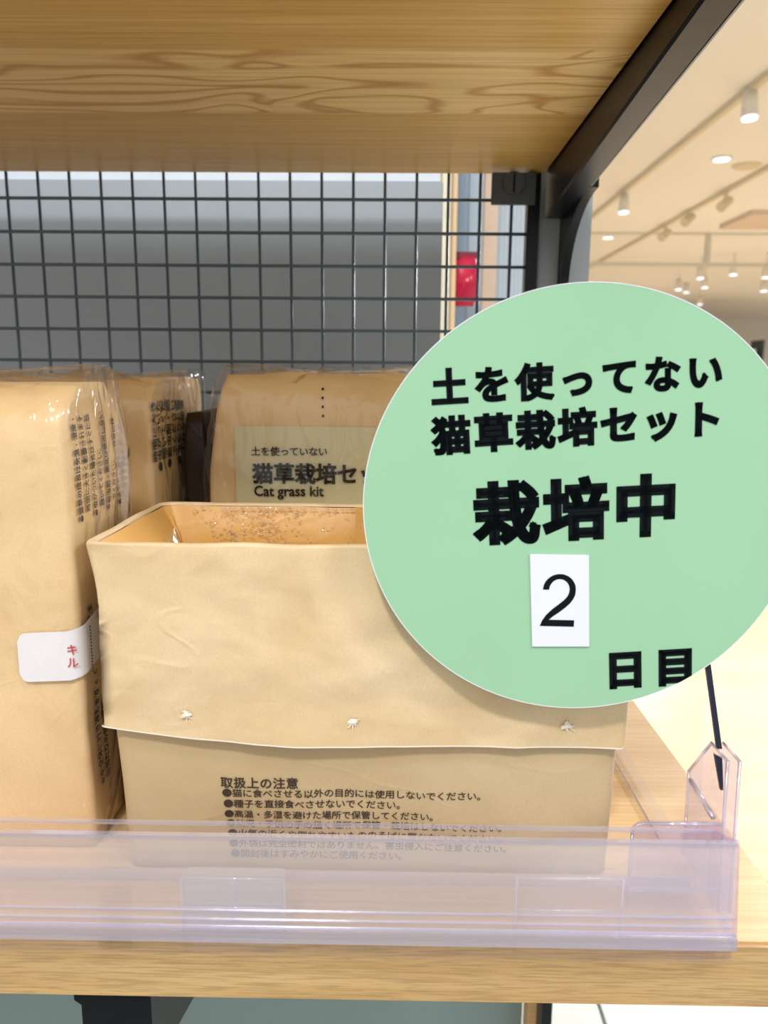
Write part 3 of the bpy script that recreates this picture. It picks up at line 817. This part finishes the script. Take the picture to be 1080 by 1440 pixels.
# left second bag (B)
BX = -.1225; BFy = PX(214, 640, BX - .001).y
zB = PY(190, 537, BFy + .01).z - S
B, levB, dB = sealed('paper_bag', BX - .0585, BFy, .115, .060, zB, 'shaded film-wrapped paper bag standing second in the left row', 4, top=.7, tw=.99)
sB = side_place(levB, dB, 0)
XB = levB(.1)[0] + levB(.1)[3] / 2
side_text(B, sB, XB, BFy + .004, .0083, zof(216, 668, XB), zB - .006, .0062, side_lines[1:])
dk = kraft('dark_gap_brown', srgb(58, 44, 34), srgb(34, 25, 20), 8, .9)
def filler(x0, x1, y0, y1, h, label, seed):  # invented block, added only to make a gap between the bags dark
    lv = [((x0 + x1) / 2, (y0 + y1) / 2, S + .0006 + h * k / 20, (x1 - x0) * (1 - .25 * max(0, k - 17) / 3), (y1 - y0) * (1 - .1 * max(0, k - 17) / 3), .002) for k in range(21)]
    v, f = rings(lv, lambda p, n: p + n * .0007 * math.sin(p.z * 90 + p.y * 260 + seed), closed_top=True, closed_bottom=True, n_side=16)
    o = link_mesh('gap_filler', v, f, dk, None, True); return tag(o, label, 'filler')
filler(-.1195, -.1065, .425, .50, .165, 'dark brown block added to darken the gap left of the labelled bag', 1)
filler(-.1145, -.1065, .300, .345, .050, 'low dark brown block added to darken the gap between the left bag and the open bag', 2)
# third (C) and hidden backs whose tops show
CF = BFy + .075
zC = PY(270, 532, CF).z - S
C_, _, _ = sealed('paper_bag', -.1300 - .0575, CF, .115, .060, zC, 'film-wrapped paper bag at the back of the left row, only its crinkled top showing', 9, top=.8, film_amp=.008)
# a bag beyond, far left, top just visible (same row) -- centre bag D with the cream label
DF = .405
dl = PY(293, 640, DF); zD = PY(430, 527, DF + .01).z - S
WD = .122
D, levD, dD = sealed('paper_bag', dl.x + WD / 2, DF, WD, .060, zD, 'film-wrapped paper bag with a cream cat grass kit label, facing front behind the open bag', 13, top=.7, tw=.84, film_amp=.004, tz=.72)
def frontD(x, u, lift=.0006):
    cx, cy, zz, w, d, r = levD(max(.001, u)); p = Vector((x, cy - d / 2, S + u)); q = dD(p, Vector((0, -1, 0))); q.y -= lift; return q
la = PY(330, 599, DF); lb = PY(336, 720, DF)
x0, x1 = la.x, la.x + .0875
zt_, zb_ = la.z - S, lb.z - S - .02
vs = []; NX, NZ = 30, 18
for j in range(NZ + 1):
    for i in range(NX + 1): vs.append(frontD(x0 + (x1 - x0) * i / NX, zb_ + (zt_ - zb_) * j / NZ))
lab = link_mesh('cream_label', vs, [(j * (NX + 1) + i, j * (NX + 1) + i + 1, (j + 1) * (NX + 1) + i + 1, (j + 1) * (NX + 1) + i) for j in range(NZ) for i in range(NX)], M['label_cream'], D, True)
tx = MB()
def ftext(text, px0, px1, pyb, bold, mb, hs=1.0, n=None):
    p0 = PY(px0, pyb, DF); wd = PY(px1, pyb, DF).x - p0.x; n = n or len(text); pt = wd / n
    write(mb, text, 0, 0, pt * hs, pt, lambda u, v: frontD(p0.x + u, p0.z - S + v, .0016), bold)
ftext('土を使っていない', 354, 461, 639, .02, tx)
ftext('猫草栽培セット', 356, 563, 676, .036, tx, 1.0)
v_, f_ = glyphs('Cat grass kit', .022, 3)
wx = max(a for a, b in v_); p0 = PY(358, 696, DF); wd = PY(456, 696, DF).x - p0.x; sc_ = wd / wx
tx.add([frontD(p0.x + a * sc_, p0.z - S + b * sc_ * 1.05, .0016) for a, b in v_], f_)
tx.build('lettering', M['ink'], lab)
# dotted perforation line printed down the paper
dt = MB()
for k in range(5):
    p = PY(452.5 + k * .4, 533 + k * 13, DF - .001)
    if p.z - S > zD - .006: continue
    n = 8; dt.add([frontD(p.x + .0007 * math.cos(6.283 * i / n), p.z - S + .0008 * math.sin(6.283 * i / n), .0007) for i in range(n)], [tuple(range(n))])
dt.build('printed_dots', M['ink'], D)
# bag behind D and one to its right
Z2 = zD + .0005
E_, _, _ = sealed('paper_bag', dl.x + WD * .62, DF + .078, WD, .060, Z2, 'film-wrapped paper bag standing directly behind the labelled one', 17, top=.75, film_amp=.006)

# ================================================================ CLEAR FRONT RAIL
TX1 = PY(1033, 1336, .2165).x; TX0 = -.36
tr = empty('clear_shelf_rail', (0, .235, S), 'clear plastic shelf-front rail with label channel along the lower shelf edge', 'shelf rail')
zt1 = PY(500, 1163, .2365).z; zt2 = PY(500, 1183, .2185).z
zb0 = PY(500, 1324, .2165).z
# base plate and rear lip
MB().box(TX0, TX1, .2165, .2540, S + .0003, S + .0016).build('base_plate', M['tray'], tr)
MB().box(TX0, TX1, .2362, .2376, S + .0018, zt1).build('rear_wall', M['tray'], tr)
MB().box(TX0, TX1, .2360, .2378, zt1, zt1 + .0008).build('top_bead', M['edge_violet'], tr)
MB().box(TX0, TX1, .2530, .2542, S + .0003, S + .0045).build('rear_lip', M['edge_violet'], tr)
# leaning label face
fa = MB().prism([(.2165, zb0 + .004), (.2178, zb0 + .004), (.2198, zt2), (.2186, zt2)], 'x', TX0, TX1 - .0012).build('label_face', M['tray_front'], tr)
MB().box(TX0, TX1 - .0012, .2182, .2202, zt2, zt2 + .0012).build('label_face_bead', M['edge_violet'], tr)
MB().prism([(.2150, zb0), (.2172, zb0), (.2172, zb0 + .0048), (.2150, zb0 + .0042)], 'x', TX0, TX1).build('bottom_bead', M['edge_violet'], tr)
for dz_, dd in ((.0045, .0004), (.0072, .0003), (.0105, .0003)):
    MB().box(TX0, TX1 - .001, .2160, .2168, zb0 + dz_, zb0 + dz_ + dd * 1.6).build('ridge', M['edge_violet'], tr)
MB().prism([(.2150, zb0), (.2372, zb0 + .003), (.2376, zt1), (.2365, zt1 + .0008), (.2200, zt2 + .0012), (.2160, zb0 + .006)], 'x', TX1 - .0012, TX1).build('end_wall', M['violet'], tr)
# joint blocks behind the face
for (a, b), nm, mt in (((258, 402), 'joint_block', M['tray_block']), ((725, 870), 'joint_block', M['tray'])):
    qa, qb = PY(a, 1226, .228), PY(b, 1277, .228)
    o = MB().box(qa.x, qb.x, .2255, .2315, S + .0018, qa.z).build(nm, mt, tr, bevel=.0008)
    eg = MB()
    for y in (.2250,):
        for p, q in (((qa.x, S + .002), (qa.x, qa.z)), ((qb.x, S + .002), (qb.x, qa.z)), ((qa.x, qa.z), (qb.x, qa.z)), ((qa.x, (S + qa.z) / 2), (qb.x, (S + qa.z) / 2))):
            eg.tube((p[0], y, p[1]), (q[0], y, q[1]), .00045, 6)
    eg.build('joint_edge', M['edge_violet'], o, True)
    if mt is M['tray_block']:
        mid = (qa.x + qb.x) / 2
        MB().box(mid - .0008, mid + .0006, .2248, .2254, S + .0018, qa.z - .001).build('joint_rib', M['edge_violet'], o)
        MB().box(qa.x + .001, qb.x - .001, .2246, .2254, (S + qa.z) / 2 - .001, (S + qa.z) / 2 - .0002).build('joint_rib', M['edge_violet'], o)
# corner tab
ta, tb = PY(886, 1150, .2425), PY(1010, 1150, .2425)
pr = []
r = .004; zt3 = ta.z
for k in range(7):
    a = math.pi - k / 6 * math.pi / 2; pr.append((ta.x + r + r * math.cos(a), zt3 - r + r * math.sin(a)))
pr = [(ta.x, S + .002)] + pr + [(tb.x, zt3), (tb.x, S + .002)]
MB().prism(pr, 'y', .2395, .2410).build('corner_tab', M['violet'], tr)
edge = MB()
pts_ = pr[:-1]
for p, q in zip(pts_, pts_[1:]): edge.tube((p[0], .2392, p[1]), (q[0], .2392, q[1]), .00055, 6)
edge.build('corner_tab_rim', M['edge_violet'], tr, True)
MB().box(ta.x, tb.x, .2385, .2394, PY(900, 1250, .239).z - .0008, PY(900, 1250, .239).z + .0004).build('corner_tab_rib', M['edge_violet'], tr)
# chamfered holder plate at the end, and the divider it grips
HX = .1165
h1 = PX(1008, 1050, HX); h2 = PX(971, 1084, HX); h3 = PX(967, 1148, HX)
prof = [(.2382, S + .002), (.2415, h1.z), (h1.y + .003, h1.z), (h2.y, h2.z), (h3.y, h3.z), (h3.y, S + .002)]
hp = MB().prism(prof, 'x', HX - .0005, HX + .0035).build('divider_holder', M['violet'], tr, bevel=.0004)
ed = MB()
for p, q in zip(prof, prof[1:]): ed.tube((HX - .0006, p[0], p[1]), (HX - .0006, q[0], q[1]), .0006, 6)
for p, q in zip(prof[:3], prof[1:3]): ed.tube((HX + .0036, p[0], p[1]), (HX + .0036, q[0], q[1]), .0006, 6)
c_, d_ = PX(974, 1097, HX), PX(1006, 1150, HX)
ed.tube((HX - .0008, c_.y, c_.z), (HX - .0008, d_.y, d_.z), .0010, 6)
ed.build('holder_edge', M['edge_violet'], hp, True)
# divider plate standing on the shelf
dvp = empty('clear_divider', (HX, .35, S), 'clear upright plastic divider plate at the right end of the rail', 'divider')
DXP = HX - .0022
prof = [(.256, S + .0006), (.262, S + .085), (.275, S + .120), (.47, S + .120), (.49, S + .10), (.49, S + .0006)]
MB().prism(prof, 'x', DXP, DXP + .0012).build('plate', M['divider'], dvp)
MB().box(DXP - .004, DXP + .0050, .279, .49, S + .0002, S + .0014).build('foot', M['divider'], dvp)
ed = MB(); ed.tube((DXP - .0003, .49, S + .002), (DXP - .0003, .49, S + .1), .0005, 5); ed.tube((DXP - .004, .279, S + .0015), (DXP - .004, .49, S + .0015), .0004, 5)
ed.build('plate_edge', M['edge_violet'], dvp, True)

# ================================================================ GREEN ROUND SIGN
nrm = Vector((-.036, -.998, -.053)).normalized()
ctr = PY(816, 715.5, .2395)
up = (Vector((0, 0, 1)) - nrm * nrm.z).normalized(); rt = up.cross(nrm).normalized()
if rt.x < 0: rt = -rt
def SP(px, py):        # local coords on the sign plane of a photograph pixel
    d = ray(px, py); t = (ctr - CAM).dot(nrm) / d.dot(nrm); q = CAM + d * t - ctr; return q.dot(rt), q.dot(up)
rad = sum(math.hypot(*SP(x, y)) for x, y in ((512, 690), (595, 500), (600, 915), (993, 935.5), (832, 397), (796, 998), (1080, 851), (1050, 480))) / 8
print('sign radius', rad)
def W(u, v, l=0): return ctr + rt * u + up * v + nrm * l
sg = empty('round_sign', W(0, -rad), 'round mint green card sign with bold Japanese lettering on a thin dark rod', 'sign')
N = 220; mb = MB()
vs = [W(rad * math.cos(2 * math.pi * i / N), rad * math.sin(2 * math.pi * i / N), l) for l in (0, -.0006) for i in range(N)]
mb.add(vs, [tuple(range(N)), tuple(range(N, 2 * N))[::-1]] + [(i, N + i, N + (i + 1) % N, (i + 1) % N) for i in range(N)])
card = mb.build('card', M['green'], sg)
rm = MB()
for i in range(N):
    a0, a1 = 2 * math.pi * i / N, 2 * math.pi * (i + 1) / N; 
    rm.add([W(rad * math.cos(a0), rad * math.sin(a0), .00008), W(rad * math.cos(a1), rad * math.sin(a1), .00008), W((rad - .0003) * math.cos(a1), (rad - .0003) * math.sin(a1), .00008), W((rad - .0003) * math.cos(a0), (rad - .0003) * math.sin(a0), .00008)], [(0, 1, 2, 3)])
rm.build('white_cut_edge', M['white_card'], card)
def sign_text(text, c_first, c_last, em_px, bold, mb, hs=1.0, clip=False):
    for i, ch in enumerate(text):
        t = i / max(1, len(text) - 1); px = c_first[0] + (c_last[0] - c_first[0]) * t; py = c_first[1] + (c_last[1] - c_first[1]) * t
        c = Vector(SP(px, py)); d = Vector(SP(px + em_px, py + em_px * (c_last[1] - c_first[1]) / (c_last[0] - c_first[0]))) - c
        L = d.length; ex = d / L; ey = Vector((-ex.y, ex.x))
        g_, f_ = glyphs(ch, bold, 8)
        pts = [c + ex * ((a - .5) * L) + ey * ((b - .38) * L * hs) for a, b in g_]
        mb.add([W(p.x, p.y, .00016) for p in pts], f_)
tx = MB()
sign_text('土を使ってない', (632, 544), (991, 522), 53, .046, tx)
sign_text('猫草栽培セット', (635, 612), (989, 589), 55, .050, tx)
sign_text('栽培中', (712, 721), (908, 711), 92, .050, tx)
tx.build('lettering', M['ink'], card)
# last line, cut by the card's edge: clip against the circle
tx = MB(); sign_text('日目', (879, 941), (949.5, 937), 60, .052, tx)
o = tx.build('lettering', M['ink'], card)
bm = bmesh.new(); bm.from_mesh(o.data)
for k in range(-18, 1):
    a = math.radians(-90 + (k + 9) * 5 + 25); nn2 = rt * math.cos(a) + up * math.sin(a)
    # chord planes tangent to the circle
    bmesh.ops.bisect_plane(bm, geom=bm.verts[:] + bm.edges[:] + bm.faces[:], plane_co=ctr + nn2 * (rad - .0002), plane_no=nn2, clear_outer=True)
bm.to_mesh(o.data); bm.free()
# number card
q = [SP(744.9, 778.7), SP(827.6, 780), SP(828, 908), SP(748, 908)]
mb = MB(); vs = [W(a, b, .0007) for a, b in q] + [W(a, b, .0002) for a, b in q]
mb.add(vs, [(0, 1, 2, 3), (7, 6, 5, 4)] + [(i, 4 + i, 4 + (i + 1) % 4, (i + 1) % 4) for i in range(4)]); nc = mb.build('number_card', M['white_card'], sg)
q = [SP(746.5, 777.5), SP(825.6, 778.5), SP(826, 904), SP(745.6, 906)]
a0 = Vector(SP(758.7, 879)); a1 = Vector(SP(811.6, 806.7)); gw, gh = a1.x - a0.x, a1.y - a0.y
def arcp(cx, cy, rx_, ry_, d0, d1, n): return [(cx + rx_ * math.cos(R(d0 + (d1 - d0) * k / n)), cy + ry_ * math.sin(R(d0 + (d1 - d0) * k / n))) for k in range(n + 1)]
outer = arcp(.505, .70, .475, .30, 180, 0, 20) + [(.975, .62), (.93, .54), (.84, .45), (.70, .36), (.52, .265), (.36, .19), (.25, .125)]
inner_ = arcp(.505, .70, .295, .205, 180, 0, 20) + [(.785, .635), (.745, .575), (.66, .51), (.52, .43), (.34, .335), (.16, .215), (.05, .10)]
mb = MB(); pts2 = [W(a0.x + x * gw, a0.y + y * gh, .0008) for x, y in outer + inner_]; no = len(outer)
mb.add(pts2, [(k, k + 1, no + k + 1, no + k) for k in range(no - 1)])
mb.add([W(a0.x + x * gw, a0.y + y * gh, .0008) for x, y in ((0, 0), (.99, 0), (.99, .125), (.25, .125), (.05, .10))], [(0, 1, 2, 3, 4)])
mb.build('number', M['ink'], nc)
# dark rod behind the card down into the holder
r1 = PX(1013, 1058, HX + .0012); r0 = PX(991, 900, HX + .0012)
q1 = Vector((r1.x, .2445, r1.z)); q1 = PY(1011, 1052, .2450); q0 = PY(993, 920, .2450); q2 = PY(1014, 1110, .2450)
d = (q0 - q1).normalized()
rod = MB()
topp = q1 + d * .075
rod.prism([(q1.x - .0009, q1.z), (q1.x + .0009, q1.z), (topp.x + .0009, topp.z), (topp.x - .0009, topp.z)], 'y', .2444, .2456)
rod.prism([(q1.x - .0016, q1.z - .002), (q1.x + .0012, q1.z - .0035), (q2.x + .0006, q2.z), (q2.x - .0004, q2.z)], 'y', .2444, .2456)
rod.build('rod', plain('dark_navy_rod', srgb(26, 36, 58), .3), sg)
MB().box(topp.x - .004, topp.x + .004, .2404, .2444, topp.z - .02, topp.z).build('rod_clip', M['dark_grey'], sg)
